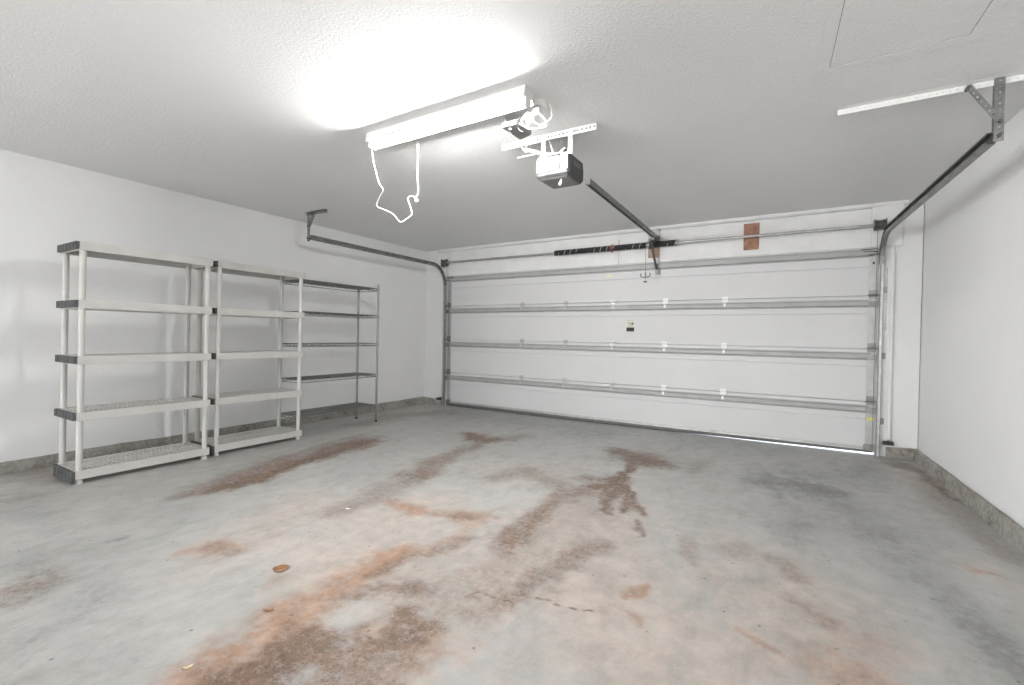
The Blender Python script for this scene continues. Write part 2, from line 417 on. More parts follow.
STAINS = [
    ('R', 0.86, [(0.37, -5.18, 0.139), (0.37, -5.07, 0.169), (0.38, -4.92, 0.167), (0.32, -4.69, 0.165), (0.31, -4.45, 0.156), (0.32, -4.22, 0.12), (0.35, -4.07, 0.084)]),
    ('R', 0.63, [(0.5, -4.81, 0.148), (0.52, -5.04, 0.196)]),
    ('R', 0.63, [(-0.23, -3.61, 0.081), (-0.03, -3.66, 0.102), (0.17, -3.61, 0.063), (0.36, -3.56, 0.099), (0.46, -3.46, 0.062)]),
    ('R', 0.52, [(0.28, -4.4, 0.075), (0.28, -4.22, 0.101), (0.37, -4.1, 0.082), (0.46, -3.83, 0.067), (0.45, -3.59, 0.06)]),
    ('R', 0.57, [(0.72, -4.67, 0.149), (0.91, -4.55, 0.149), (0.92, -4.78, 0.197)]),
    ('R', 0.34, [(-0.58, -4.69, 0.061), (-0.52, -4.6, 0.115), (-0.46, -4.51, 0.064)]),
    ('R', 0.86, [(1.43, -3.85, 0.022), (1.47, -3.78, 0.041), (1.48, -3.71, 0.023)]),
    ('R', 0.69, [(1.47, -3.96, 0.042), (1.53, -3.97, 0.057), (1.56, -4.02, 0.036)]),
    ('R', 0.57, [(1.87, -3.85, 0.024), (2.03, -3.93, 0.029)]),
    ('R', 0.52, [(2.23, -3.8, 0.08), (2.29, -3.91, 0.114)]),
    ('R', 0.4, [(2.31, -3.65, 0.153), (2.21, -3.98, 0.199)]),
    ('R', 0.57, [(2.87, -2.68, 0.06), (2.93, -2.68, 0.049)]),
    ('R', 0.52, [(-1.63, -3.8, 0.15), (-1.65, -3.35, 0.19), (-1.74, -2.74, 0.216)]),
    ('R', 0.34, [(1.05, -4.55, 0.057), (1.0, -4.55, 0.043)]),
    ('R', 0.29, [(-0.01, -4.59, 0.066), (0.06, -4.69, 0.035)]),
    ('G', 1, [(-1.51, -4.07, 0.099), (-1.52, -3.82, 0.147), (-1.58, -3.49, 0.137), (-1.64, -3.05, 0.151), (-1.75, -2.7, 0.164), (-1.76, -2.43, 0.115)]),
    ('G', 0.62, [(-1.5, -4.34, 0.092), (-1.6, -4.08, 0.18), (-1.76, -3.72, 0.2), (-1.79, -3.15, 0.276), (-1.9, -2.47, 0.26)]),
    ('G', 1, [(-1.13, -1.54, 0.125), (-0.9, -1.64, 0.21), (-0.75, -1.66, 0.177)]),
    ('G', 0.62, [(-0.82, -1.82, 0.144), (-0.7, -2.26, 0.158), (-0.66, -2.7, 0.168), (-0.58, -3.04, 0.198)]),
    ('G', 0.44, [(-0.56, -3.06, 0.175), (-0.45, -3.44, 0.177), (-0.43, -3.89, 0.129)]),
    ('G', 0.44, [(-0.68, -1.6, 0.147), (-0.58, -1.35, 0.213)]),
    ('G', 1, [(0.58, -1.36, 0.188), (0.77, -1.46, 0.258), (0.97, -1.54, 0.223)]),
    ('G', 0.94, [(0.81, -1.65, 0.074), (0.86, -2.06, 0.068), (0.88, -2.37, 0.094), (0.78, -2.55, 0.092)]),
    ('G', 0.75, [(0.8, -2.3, 0.173), (0.64, -2.34, 0.131)]),
    ('G', 0.62, [(0.8, -2.54, 0.122), (0.7, -2.83, 0.134), (0.68, -3.1, 0.093), (0.69, -3.42, 0.097), (0.69, -3.68, 0.1)]),
    ('G', 0.81, [(0.89, -2.48, 0.092), (0.95, -2.81, 0.062), (1.04, -3.01, 0.064)]),
    ('G', 0.88, [(0.94, -2.39, 0.062), (1.05, -2.68, 0.049), (1.11, -2.92, 0.032)]),
    ('G', 0.88, [(0.99, -2.41, 0.041), (1.13, -2.73, 0.041), (1.23, -2.87, 0.032)]),
    ('G', 0.75, [(1.21, -3.0, 0.025), (1.29, -3.15, 0.035), (1.34, -3.22, 0.023)]),
    ('G', 0.5, [(1.16, -3.44, 0.088), (1.09, -3.69, 0.092), (1.05, -3.9, 0.095), (1.06, -4.1, 0.114), (0.97, -4.24, 0.127)]),
    ('G', 0.56, [(0.53, -3.79, 0.056), (0.48, -3.99, 0.063), (0.41, -4.14, 0.081), (0.36, -4.35, 0.066)]),
    ('G', 0.88, [(0.72, -4.49, 0.073), (0.82, -4.48, 0.095), (0.8, -4.62, 0.082)]),
    ('G', 0.62, [(0.85, -4.65, 0.144), (0.88, -4.81, 0.197)]),
    ('G', 0.88, [(0.55, -4.88, 0.155), (0.54, -5.08, 0.19)]),
    ('G', 0.75, [(0.6, -4.75, 0.126), (0.57, -4.89, 0.174), (0.56, -5.06, 0.19)]),
    ('G', 0.56, [(0.45, -4.54, 0.043), (0.51, -4.4, 0.071), (0.67, -4.28, 0.054)]),
    ('G', 0.38, [(1.96, -3.1, 0.115), (2.05, -3.25, 0.068)]),
    ('G', 0.38, [(2.05, -3.5, 0.053), (2.11, -3.57, 0.059), (2.19, -3.59, 0.065)]),
    ('G', 0.31, [(1.57, -3.17, 0.088), (1.66, -3.38, 0.05)]),
    ('G', 0.28, [(1.77, -3.11, 0.141)]),
    ('G', 0.56, [(-0.82, -5.28, 0.078), (-0.79, -5.2, 0.062)]),
    ('G', 0.38, [(-0.89, -5.16, 0.083), (-0.75, -5.31, 0.125)]),
    ('G', 0.69, [(3.06, -1.32, 0.029), (3.0, -0.53, 0.071), (2.9, -0.37, 0.198)]),
    ('G', 0.38, [(3.04, -2.42, 0.105), (2.98, -1.82, 0.103), (2.99, -0.81, 0.179)]),
    ('G', 0.44, [(-2.4, -0.57, 0.279), (-2.62, -1.16, 0.3), (-2.55, -1.91, 0.235)]),
    ('G', 0.38, [(-3.24, -4.74, 0.325), (-2.78, -4.67, 0.247)]),
    ('G', 0.38, [(-2.37, -4.92, 0.181), (-2.36, -4.8, 0.149)]),
    ('G', 0.25, [(0.91, -2.77, 0.28), (0.82, -3.25, 0.31), (0.88, -3.83, 0.254)]),
    ('G', 0.31, [(0.73, -4.35, 0.257), (0.78, -4.13, 0.232)]),
    ('R', 0.57, [(-0.2, -3.59, 0.094), (-0.01, -3.63, 0.103)]),
    ('R', 0.52, [(0.15, -3.54, 0.103), (0.32, -3.51, 0.126), (0.38, -3.43, 0.089)]),
    ('G', 0.5, [(0.24, -3.58, 0.075), (0.34, -3.53, 0.087)]),
    ('G', 0.44, [(0.53, -2.63, 0.166), (0.07, -2.46, 0.161), (0.05, -2.74, 0.151)]),
    ('G', 0.44, [(0.81, -3.6, 0.078), (0.72, -3.78, 0.107)]),
    ('G', 0.38, [(1.29, -1.62, 0.117), (1.36, -1.27, 0.125)]),
    ('A', 0.7, [(-0.8, -3.92, 0.408), (-0.43, -4.42, 0.328), (0.16, -4.3, 0.301)]),
    ('G', 0.38, [(-0.53, -4.6, 0.084), (-0.4, -4.57, 0.062)]),
    ('R', 0.4, [(-0.55, -4.64, 0.104), (-0.52, -4.55, 0.096)]),
    ('G', 1, [(0.86, -4.23, 0.005), (0.91, -4.16, 0.005), (0.99, -4.16, 0.004), (1.02, -4.12, 0.004)]),
    ('G', 1, [(1.0, -4.09, 0.008), (1.1, -4.09, 0.007), (1.23, -4.1, 0.008), (1.33, -4.08, 0.006)]),
    ('G', 0.88, [(0.67, -4.63, 0.004), (0.79, -4.72, 0.004)]),
    ('B', 0.52, [(-0.32, -5.34, 0.292), (-0.46, -5.12, 0.252), (-1.1, -5.12, 0.295)]),
    ('B', 0.38, [(0.08, -5.21, 0.275)]),
    ('B', 1, [(1.88, -1.47, 0.174), (2.0, -1.6, 0.285), (2.2, -1.64, 0.183)]),
    ('B', 1, [(1.83, -1.66, 0.192), (2.04, -1.64, 0.305), (2.26, -1.65, 0.203)]),
    ('B', 0.6, [(2.04, -1.19, 0.259), (2.39, -1.22, 0.32), (2.64, -0.7, 0.213)]),
    ('B', 0.6, [(2.23, -1.68, 0.271), (2.38, -2.05, 0.34), (2.5, -2.41, 0.318), (2.58, -2.71, 0.235), (2.66, -3.11, 0.226), (2.7, -3.33, 0.203), (2.74, -3.56, 0.209)]),
    ('B', 0.45, [(2.04, -2.13, 0.145), (2.1, -2.75, 0.137), (2.04, -2.53, 0.185)]),
    ('B', 0.68, [(2.66, -3.32, 0.145), (2.71, -3.49, 0.11)]),
    ('B', 1, [(-1.02, -4.88, 0.026), (-1.01, -4.83, 0.038)]),
    ('B', 0.9, [(-1.04, -4.53, 0.024)]),
    ('B', 0.6, [(0.43, -4.55, 0.068), (0.48, -4.44, 0.053), (0.61, -4.29, 0.064)]),
    ('B', 0.45, [(-0.83, -0.66, 0.385), (-1.89, -0.51, 0.571), (0.07, -0.55, 0.481)]),
    ('B', 0.45, [(1.16, -0.3, 0.676), (1.94, -0.31, 0.778)]),
    ('B', 0.38, [(-2.12, -5.02, 0.187), (-1.48, -4.95, 0.17)]),
    ('B', 0.45, [(1.05, -4.05, 0.081), (1.11, -3.86, 0.057), (1.18, -3.64, 0.061)]),
    ('B', 0.38, [(2.84, 0.32, 0.631), (2.49, 0.35, 0.493)]),
    ('A', 0.84, [(1.03, -3.11, 0.748), (1.2, -4.05, 0.605), (1.6, -4.23, 0.565)]),
    ('A', 0.7, [(0.1, -3.73, 0.552), (0.57, -4.36, 0.489)]),
    ('A', 0.49, [(1.81, -3.46, 0.426), (2.09, -3.79, 0.38)]),
    ('A', 0.84, [(0.08, -4.35, 0.301), (0.3, -4.72, 0.246), (0.46, -4.97, 0.277)]),
    ('A', 0.77, [(1.5, -3.86, 0.261), (1.76, -4.0, 0.34), (2.08, -3.92, 0.356)]),
    ('A', 0.63, [(1.44, -4.21, 0.263), (1.09, -3.81, 0.293), (0.88, -4.26, 0.301)]),
    ('A', 0.7, [(1.92, -3.15, 0.362), (2.09, -3.47, 0.351)]),
    ('A', 0.63, [(-0.02, -3.39, 0.276), (0.01, -3.97, 0.29), (-0.48, -3.93, 0.322)]),
    ('A', 0.56, [(0.21, -2.7, 0.316), (0.29, -2.13, 0.355), (-0.2, -2.65, 0.338)]),
    ('A', 0.49, [(-0.5, -4.54, 0.213), (-0.34, -4.8, 0.186)]),
    ('A', 0.56, [(2.91, -2.63, 0.151), (2.96, -2.81, 0.139)]),
    ('A', 0.7, [(0.91, -4.61, 0.325)]),
    ('A', 0.49, [(0.72, -3.32, 0.372), (0.73, -3.79, 0.319)]),
    ('A', 0.42, [(2.41, -3.58, 0.229), (2.28, -3.35, 0.22)]),
    ('A', 0.56, [(2.87, -0.54, 0.267), (3.0, -1.1, 0.155)]),
]


# ----------------------------------------------------------------------------- camera
cam = bpy.data.cameras.new('camera'); co = bpy.data.objects.new('camera', cam); COL.objects.link(co)
R_ = ((0.8542749288, 0.5195754837, 0.0159894559), (-0.0209017705, 0.0035990908, 0.9997750560), (0.5194010608, -0.8544169727, 0.0139346605))
mw = Matrix(R_).transposed().to_4x4(); mw.translation = (2.04423, -5.86633, 1.13724)
co.matrix_world = mw
cam.sensor_width = 36; cam.lens = 464.54465 / 1024 * 36; cam.clip_start = .02
scene.camera = co

# ----------------------------------------------------------------------------- room shell
def vnoise(X, Y, cell, seed):
    rs = np.random.RandomState(seed); g = rs.rand(256, 256)
    x = X / cell + 57.3; y = Y / cell + 91.7
    xi = np.floor(x).astype(int); yi = np.floor(y).astype(int)
    fx = x - xi; fy = y - yi; fx = fx * fx * (3 - 2 * fx); fy = fy * fy * (3 - 2 * fy)
    G = lambda a, b_: g[a % 256, b_ % 256]
    return (G(xi, yi) * (1 - fx) + G(xi + 1, yi) * fx) * (1 - fy) + (G(xi, yi + 1) * (1 - fx) + G(xi + 1, yi + 1) * fx) * fy


def fbm(X, Y, cell, seed, octv=4):
    s = 0; a = .5
    for o_ in range(octv):
        s = s + a * vnoise(X, Y, cell / 2 ** o_, seed + o_); a *= .5
    return s / (1 - .5 ** octv) - .5


def build_floor():
    step = .0125
    xs = np.arange(XL - .02, 3.6, step); ys = np.concatenate([np.arange(YB, -5.9, .15), np.arange(-5.9, .16, step)])
    X, Y = np.meshgrid(xs, ys)
    nx, ny = len(xs), len(ys)
    Wx = X + .16 * fbm(X, Y, .35, 1) + .07 * fbm(X, Y, .09, 11)
    Wy = Y + .16 * fbm(X, Y, .35, 21) + .07 * fbm(X, Y, .09, 31)
    # grain drawn out along the way water runs from the door
    streak = fbm(X * 1.0 + Y * .25, Y * .3, .10, 41) + fbm(X, Y, .05, 51)
    chan = {c: np.zeros_like(X) for c in 'RGBA'}
    for ch, st, pts in STAINS:
        d = np.full_like(X, 9.0)
        segs = list(zip(pts[:-1], pts[1:])) or [(pts[0], pts[0])]
        for (x0, y0, r0), (x1, y1, r1) in segs:
            dx, dy = x1 - x0, y1 - y0; L2 = dx * dx + dy * dy + 1e-9
            t = np.clip(((Wx - x0) * dx + (Wy - y0) * dy) / L2, 0, 1)
            dd = np.hypot(Wx - x0 - t * dx, Wy - y0 - t * dy) / (r0 + t * (r1 - r0))
            d = np.minimum(d, dd)
        soft = .7 if ch in 'RG' else 1.0
        mk = np.clip((1.35 - d + .8 * streak) / (2 * soft), 0, 1); mk = mk * mk * (3 - 2 * mk)
        chan[ch] = 1 - (1 - chan[ch]) * (1 - st * mk)
    # light general dirt
    chan['B'] = np.clip(chan['B'] + .28 * np.clip(fbm(X, Y, .6, 71) + .05, 0, 1), 0, 1)
    chan['A'] = np.clip(chan['A'] + .25 * np.clip(fbm(X, Y, .8, 81) - .02, 0, 1), 0, 1)
    verts = np.stack([X.ravel(), Y.ravel(), np.zeros(nx * ny)], 1)
    i = np.arange(ny - 1)[:, None] * nx + np.arange(nx - 1)[None, :]
    faces = np.stack([i, i + 1, i + nx + 1, i + nx], -1).reshape(-1, 4)
    me = bpy.data.meshes.new('floor')
    me.from_pydata(verts.tolist(), [], faces.tolist())
    at = me.color_attributes.new('stain', 'FLOAT_COLOR', 'POINT')
    at.data.foreach_set('color', np.stack([chan[c].ravel() for c in 'RGBA'], 1).astype(np.float32).ravel())
    me.materials.append(M['floor'])
    o = bpy.data.objects.new('floor', me); COL.objects.link(o)
    return tag(o, 'stained grey concrete garage floor with rust and oil marks', 'floor', kind='structure')


build_floor()


def struct(name, mb, material, label, cat, **kw):
    return tag(mb.build(name, material, **kw), label, cat, kind='structure')


T = .15
b_ = MB(); b_.box(XL - T, 3.8, YB - T, .2, H, H + .12)
struct('ceiling', b_, M['ceiling'], 'white textured garage ceiling', 'ceiling')
# the shelf wall goes on behind the camera, with an invented window for fill
WX0, WX1, WZ0, WZ1 = -13.2, -10.2, .6, 2.2
b_ = MB(); b_.box(XL - T, XL, YB - T, WX0, -.1, H); b_.box(XL - T, XL, WX1, .2, -.1, H); b_.box(XL - T, XL, WX0, WX1, -.1, WZ0); b_.box(XL - T, XL, WX0, WX1, WZ1, H)
struct('wall_left', b_, M['wall'], 'long white garage wall behind the shelving units', 'wall')
wn = thing('added_window_1', (XL - .07, (WX0 + WX1) / 2, WZ0), 'added wide white framed fill window in the shelf wall, far from the overhead door', 'window', kind='structure')
b_ = MB()
for y0, y1, z0, z1 in ((WX0, WX1, WZ0, WZ0 + .05), (WX0, WX1, WZ1 - .05, WZ1), (WX0, WX0 + .05, WZ0 + .05, WZ1 - .05), (WX1 - .05, WX1, WZ0 + .05, WZ1 - .05), (-11.725, -11.675, WZ0 + .05, WZ1 - .05)):
    b_.box(XL - .09, XL - .04, y0, y1, z0, z1)
b_.build('frame', M['trim'], wn)
b_ = MB(); b_.hexa([(xr(YB), YB, -.1), (xr(YB) + T, YB, -.1), (XR + T, .2, -.1), (XR, .2, -.1)],
                   [(xr(YB), YB, H), (xr(YB) + T, YB, H), (XR + T, .2, H), (XR, .2, H)])
struct('wall_right', b_, M['wall'], 'bare white garage wall beside the door with a concrete foot', 'wall')
VX0, VX1 = .4, 2.8  # opening for a second made-up fill window, out of view
b_ = MB(); b_.box(XL - T, VX0, YB - T, YB, -.1, H); b_.box(VX1, 3.8, YB - T, YB, -.1, H); b_.box(VX0, VX1, YB - T, YB, -.1, WZ0); b_.box(VX0, VX1, YB - T, YB, WZ1, H)
w2 = thing('added_window_2', ((VX0 + VX1) / 2, YB - .07, WZ0), 'added wide white framed fill window facing the overhead door from the far end', 'window', kind='structure')
c_ = MB()
for x0, x1, z0, z1 in ((VX0, VX1, WZ0, WZ0 + .05), (VX0, VX1, WZ1 - .05, WZ1), (VX0, VX0 + .05, WZ0 + .05, WZ1 - .05), (VX1 - .05, VX1, WZ0 + .05, WZ1 - .05), (1.575, 1.625, WZ0 + .05, WZ1 - .05)):
    c_.box(x0, x1, YB - .09, YB - .04, z0, z1)
c_.build('frame', M['trim'], w2)
struct('wall_back', b_, M['wall'], 'white garage wall opposite the overhead door', 'wall')
DT = 2.072
b_ = MB(); b_.box(XL, -DW - .004, 0, .2, -.1, H); b_.box(DW + .004, XR, 0, .2, -.1, H); b_.box(-DW - .004, DW + .004, 0, .2, DT, H)
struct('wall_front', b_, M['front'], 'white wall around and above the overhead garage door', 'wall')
# rough concrete feet of the walls
def rough_curb(p0, p1, nrm, h, depth, lip, n=90, seed=3):
    """curb along p0-p1, worn front face, nrm points into the room"""
    mb = MB(); rings = []
    for i in range(n + 1):
        t = i / n
        x = p0[0] + t * (p1[0] - p0[0]); y = p0[1] + t * (p1[1] - p0[1]); hh = h[0] + t * (h[1] - h[0])
        w = [mnoise.noise(Vector((x * 4 + k * 9.1, y * 4, seed))) for k in range(4)]
        d0 = depth + .008 * w[0]; d1 = depth * .93 + .010 * w[1]; d2 = lip + .006 * w[2]; hh += .008 * w[3]
        rings.append([(x, y, -.02), (x + nrm[0] * d0, y + nrm[1] * d0, -.02), (x + nrm[0] * d0, y + nrm[1] * d0, .012),
                      (x + nrm[0] * d1, y + nrm[1] * d1, hh * .55), (x + nrm[0] * d2, y + nrm[1] * d2, hh - .012),
                      (x + nrm[0] * (d2 - .008), y + nrm[1] * (d2 - .008), hh), (x, y, hh)])
    return mb.sweep(rings)
struct('baseboard_left', rough_curb((XL, YB), (XL, 0), (1, 0), (.062, .105), .045, .035), M['curb'],
       'worn concrete curb running along the foot of the wall behind the shelves', 'curb', smooth=True)
struct('baseboard_right', rough_curb((xr(YB), YB), (XR, 0), (-1, 0), (.17, .105), .035, .022, seed=8), M['curb'],
       'concrete curb along the foot of the bare wall beside the door', 'curb', smooth=True)
struct('baseboard_front', rough_curb((2.84, 0), (XR, 0), (0, -1), (.10, .105), .03, .022, n=12, seed=5), M['curb'],
       'short stained concrete curb between the door track and the bare wall', 'curb', smooth=True)
struct('baseboard_front.001', rough_curb((XL, 0), (-2.84, 0), (0, -1), (.10, .09), .03, .022, n=12, seed=6), M['curb'],
       'short concrete curb between the wire shelving corner and the door track', 'curb', smooth=True)

# wood trim around the opening
b_ = MB(); b_.box(-2.95, -2.70, -.028, 0, DT + .01, H - .05); b_.box(-2.83, -2.749, -.022, 0, .05, DT + .01)
struct('trim_1', b_, M['trim'], 'white painted vertical board carrying the door track near the wire shelves', 'trim', bevel=.003)
b_ = MB(); b_.box(2.68, 2.925, -.028, 0, DT + .01, H - .035); b_.box(2.749, 2.865, -.022, 0, .125, DT + .01); b_.box(2.842, 2.868, -.034, -.022, .13, 2.0)
struct('trim_2', b_, M['trim'], 'white painted vertical board carrying the door track near the bare wall', 'trim', bevel=.003)
b_ = MB(); b_.box(-2.70, 2.68, -.02, 0, DT + .01, 2.30); b_.box(-2.70, 2.68, -.016, 0, 2.305, H - .05)
struct('trim_3', b_, M['trim'], 'wide white lapped header boards above the overhead door', 'trim', bevel=.003)
b_ = MB(); b_.prism_x([(0, H), (-.036, H), (-.032, H - .02), (-.02, H - .036), (0, H - .042)], -2.95, XR - .12)
struct('trim_4', b_, M['trim'], 'narrow white moulding where the ceiling meets the header', 'trim')
b_ = MB(); b_.box(-6, 6, .16, 9, -.06, -.004)
struct('driveway', b_, M['driveway'], 'sunlit concrete driveway seen through the gap under the door', 'driveway')

# ----------------------------------------------------------------------------- garage door
door = thing('door_1', (0, 0, 0), 'white sectional overhead garage door with steel struts across each section', 'garage door', kind='structure')
ZJ = [.028, .535, 1.068, 1.600, 2.068]
HX = [-1.35, -.66, .02, .68, 1.35]


def end_hinge(x, z, s):
    mb = MB()
    mb.box(x - .035, x + .033, -.012, -.004, z - .035, z - .004); mb.box(x - .035, x + .033, -.012, -.004, z + .006, z + .055); mb.box(x - .04, x + .036, -.045, -.038, z - .115, z - .055)
    mb.box(x - .034, x + .034, -.02, -.012, z - .012, z + .006)
    mb.box(x - .03, x + .03, -.05, -.012, z + .018, z + .022)
    mb.cyl((x - .036, -.016, z), (x + .036, -.016, z), .008, 10)
    return mb


def roller(x, z, s):
    mb = MB()
    mb.cyl((x - s * .05, -.05, z), (x + s * .075, -.05, z), .006, 8)
    mb.cyl((x + s * .052, -.05, z), (x + s * .072, -.05, z), .022, 14)
    return mb


for k in range(4):
    z0, z1 = ZJ[k], ZJ[k + 1]
    prof = [(.045, z0), (.032, z0), (.030, z0 + .003), (0, z0 + .0035)]
    for zg in (z1 - .178,):
        prof += [(0, zg - .006), (.006, zg - .002), (.006, zg + .002), (0, zg + .006)]
    prof += [(0, z1 - .006), (.030, z1 - .0055), (.032, z1), (.045, z1)]
    mb = MB(); mb.prism_x(prof, -DW, DW)
    sec = mb.build('door_section', M['door'], door)
    # strut
    ztop = z1 - (.038 if k < 3 else .004)
    ps = [(-.001, ztop), (-.001, ztop - .016), (-.030, ztop - .020), (-.034, ztop - .024), (-.034, ztop - .056), (-.030, ztop - .060), (-.001, ztop - .064),
          (-.001, ztop - .080), (-.006, ztop - .080), (-.006, ztop - .067), (-.034, ztop - .063), (-.038, ztop - .058), (-.038, ztop - .022), (-.034, ztop - .017), (-.006, ztop - .013), (-.006, ztop)]
    mb = MB(); mb.prism_x(ps, -2.70, 2.70)
    mb.build('strut', M['strut'], sec)
    for s in (-1, 1):
        mb = MB(); xa, xb = sorted((s * 2.672, s * (DW - .002)))
        mb.box(xa, xb, -.004, -.0005, z0 + .012, z1 - .006)
        st = mb.build('end_stile', M['stile'], sec)
        for zz in (z0 + .10, z0 + .24):
            mb = MB(); mb.cyl((s * 2.71, -.009, zz), (s * 2.71, -.003, zz), .006, 6)
            mb.build('bolt', M['strut'], sec)
        if k < 3:
            end_hinge(s * 2.708, z1, s).build('end_hinge', M['galv_dark'], sec)
        roller(s * 2.71, z1 if k < 3 else z1 - .06, s).build('roller', M['galv_dark'], sec)
    if k < 3:
        for i, hx in enumerate(HX):
            mb = MB()
            mb.box(hx - .03, hx + .03, -.006, -.001, z1 + .004, z1 + .03)
            mb.box(hx - .03, hx + .03, -.011, -.005, z1 - .036, z1 + .002)
            mb.box(hx - .012, hx + .012, -.042, -.038, z1 - .085, z1 - .05)
            mb.cyl((hx - .034, -.010, z1), (hx + .034, -.010, z1), .007, 8)
            mb.build('hinge', M['white_metal'] if i > 2 else M['galv'], sec)
    else:
        mb = MB(); mb.box(2.60, 2.735, -.05, -.041, ztop - .006, ztop + .002); mb.box(2.62, 2.735, -.012, -.041, ztop - .03, ztop - .022)
        mb.build('top_bracket', M['dark'], sec)
        mb = MB(); mb.box(-2.735, -2.60, -.05, -.041, ztop - .006, ztop + .002); mb.box(-2.735, -2.62, -.041, -.012, ztop - .03, ztop - .022)
        mb.build('top_bracket', M['dark'], sec)
        mb = MB(); mb.box(2.698, 2.714, -.0055, -.004, ztop - .15, ztop - .125)
        mb.build('slot', M['black'], sec)
        mb = MB(); mb.box(-.085, .005, -.0015, 0, 1.925, 1.965)
        mb.build('yellow_sticker', mat('faded_yellow_sticker', (.74, .72, .52), .6), sec)
        mb = MB(); mb.box(.555, .605, -.03, -.001, 1.93, 1.99); mb.cyl((.555, -.045, 1.965), (.60, -.045, 1.965), .007, 8)
        mb.build('arm_bracket', M['strut'], sec)
    if k == 0:
        mb = MB(); mb.prism_x([(-.012, .075), (-.004, .075), (-.004, .034), (.04, .034), (.04, .028), (-.012, .028)], -2.735, 2.735)
        mb.build('bottom_rail', M['galv'], sec)
        # rubber seal, hangs clear of the slab towards one end
        rings = []
        for i in range(41):
            x = -2.735 + 5.47 * i / 40
            g = max(0.0, min(1.0, (x - .6) / 2.1)) * .021 + .0012
            rings.append([(x, -.014, .046), (x, -.018, .034), (x, -.016, g + .006), (x, -.002, g), (x, .022, g), (x, .034, .028), (x, -.004, .030)])
        mb = MB(); mb.sweep(rings); mb.build('bottom_seal', M['rubber'], sec)
        for s in (-1, 1):
            mb = MB(); xa, xb = sorted((s * 2.66, s * 2.74)); mb.box(xa, xb, -.03, -.005, .04, .10); mb.box(xa, xb, -.06, -.03, .044, .05)
            mb.build('bottom_bracket', M['galv_dark'], sec)
        mb = MB(); mb.box(2.68, 2.742, -.0055, -.0042, .345, .375)
        mb.build('yellow_sticker', M['yellow'], sec)
    if k == 2:
        # small instruction sticker: pale upper half, dark lower half
        mb = MB(); mb.box(.192, .300, -.0014, 0, 1.215, 1.365)
        lb = mb.build('instruction_label', mat('sticker_paper', (.72, .72, .60), .6), sec)
        mb = MB(); mb.box(.196, .296, -.0022, -.0013, 1.219, 1.272); mb.build('label_print', M['black'], sec)
        mb = MB()
        for q in range(5):
            mb.box(.198, .294, -.0022, -.0013, 1.357 - .001 * q, 1.361) if q == 0 else mb.box(.20 + .02 * (q % 2), .25 + .01 * q, -.0022, -.0013, 1.35 - .016 * q, 1.356 - .016 * q)
        mb.box(.262, .288, -.0022, -.0013, 1.308, 1.336)
        mb.build('label_print', mat('olive_print', (.16, .16, .10), .6), sec)

# ----------------------------------------------------------------------------- door tracks
def track_ring(c, nv, xs, w=.056, d=.030, t=.0022):
    """rolled channel: c centre, nv in-plane normal, xs sign of the open side along x"""
    c = Vector(c); nv = Vector(nv).normalized(); X_ = Vector((xs, 0, 0)); h = w / 2
    pr = [(-h * .55, d), (-h, d - .006), (-h, .004), (-h + .006, 0), (h - .006, 0), (h, .004), (h, d - .006), (h * .55, d)]
    inn = [(-h * .55, d - t), (-h + t, d - .007), (-h + t, .005), (-h + .007, t), (h - .007, t), (h - t, .005), (h - t, d - .007), (h * .55, d - t)]
    return [c + nv * a + X_ * e for a, e in pr + inn[::-1]]


def make_track(xv, xh, s, y_end, z_end, lab, w=.056, d=.030):
    """s=+1: opening of the channel faces +x"""
    root = thing('door_track', (xv, -.05, 0), lab, 'garage door track', 'garage door tracks')
    zb, r = z_end - .30, .30
    mb = MB(); mb.sweep([track_ring((xv, -.05, z), (0, 1, 0), s) for z in (.004, .6, 1.2, zb)])
    mb.build('vertical_track', M['galv'], root, smooth=True)
    rings = []
    for i in range(13):
        a = PI / 2 * i / 12
        y = -.05 - r * (1 - math.cos(a)); z = zb + r * math.sin(a)
        x = xv + (xh - xv) * (y + .05) / (y_end + .05)
        rings.append(track_ring((x, y, z), (0, math.cos(a), math.sin(a)), s, w, d))
    mb = MB(); mb.sweep(rings); mb.build('curved_track', M['galv_dark'], root, smooth=True)
    yh = -.05 - r
    mb = MB(); mb.sweep([track_ring((xv + (xh - xv) * (y + .05) / (y_end + .05), y, z_end), (0, 0, 1), s, w, d) for y in (yh, -1.2, y_end)])
    mb.build('horizontal_track', M['galv_dark'], root, smooth=True)
    if s < 0:   # reinforcing angle fixed to the back of the horizontal run
        mb = MB()
        bx0 = xv + (xh - xv) * (-.45) / (y_end + .05)
        mb.hexa([(bx0 - s * .002, -.5, z_end + .018), (bx0 - s * .004, -.5, z_end + .018), (bx0 - s * .004, -.5, z_end + .05), (bx0 - s * .002, -.5, z_end + .05)],
                [(xh - s * .002, y_end, z_end + .018), (xh - s * .004, y_end, z_end + .018), (xh - s * .004, y_end, z_end + .05), (xh - s * .002, y_end, z_end + .05)])
        mb.build('reinforcing_angle', M['galv_dark'], root)
    # jamb brackets and the long wall angle
    for z in (.35, 1.0, 1.65):
        mb = MB(); xa, xb = sorted((xv - s * .002, xv - s * .034))
        mb.box(xa, xb, -.028, -.022, z - .03, z + .03); xa, xb = sorted((xv - s * .001, xv - s * .006)); mb.box(xa, xb, -.07, -.022, z - .03, z + .03)
        mb.build('jamb_bracket', M['galv_dark'], root)
    mb = MB()
    if s < 0:
        mb.perf((xv + .004, -.0255, 1.25), (0, 0, 1), (1, 0, 0), .62, .032, .03, .005)
    else:
        mb.perf((xv - .036, -.0255, 1.25), (0, 0, 1), (1, 0, 0), .62, .032, .03, .005)
    mb.build('flag_bracket', M['galv'], root)
    return root


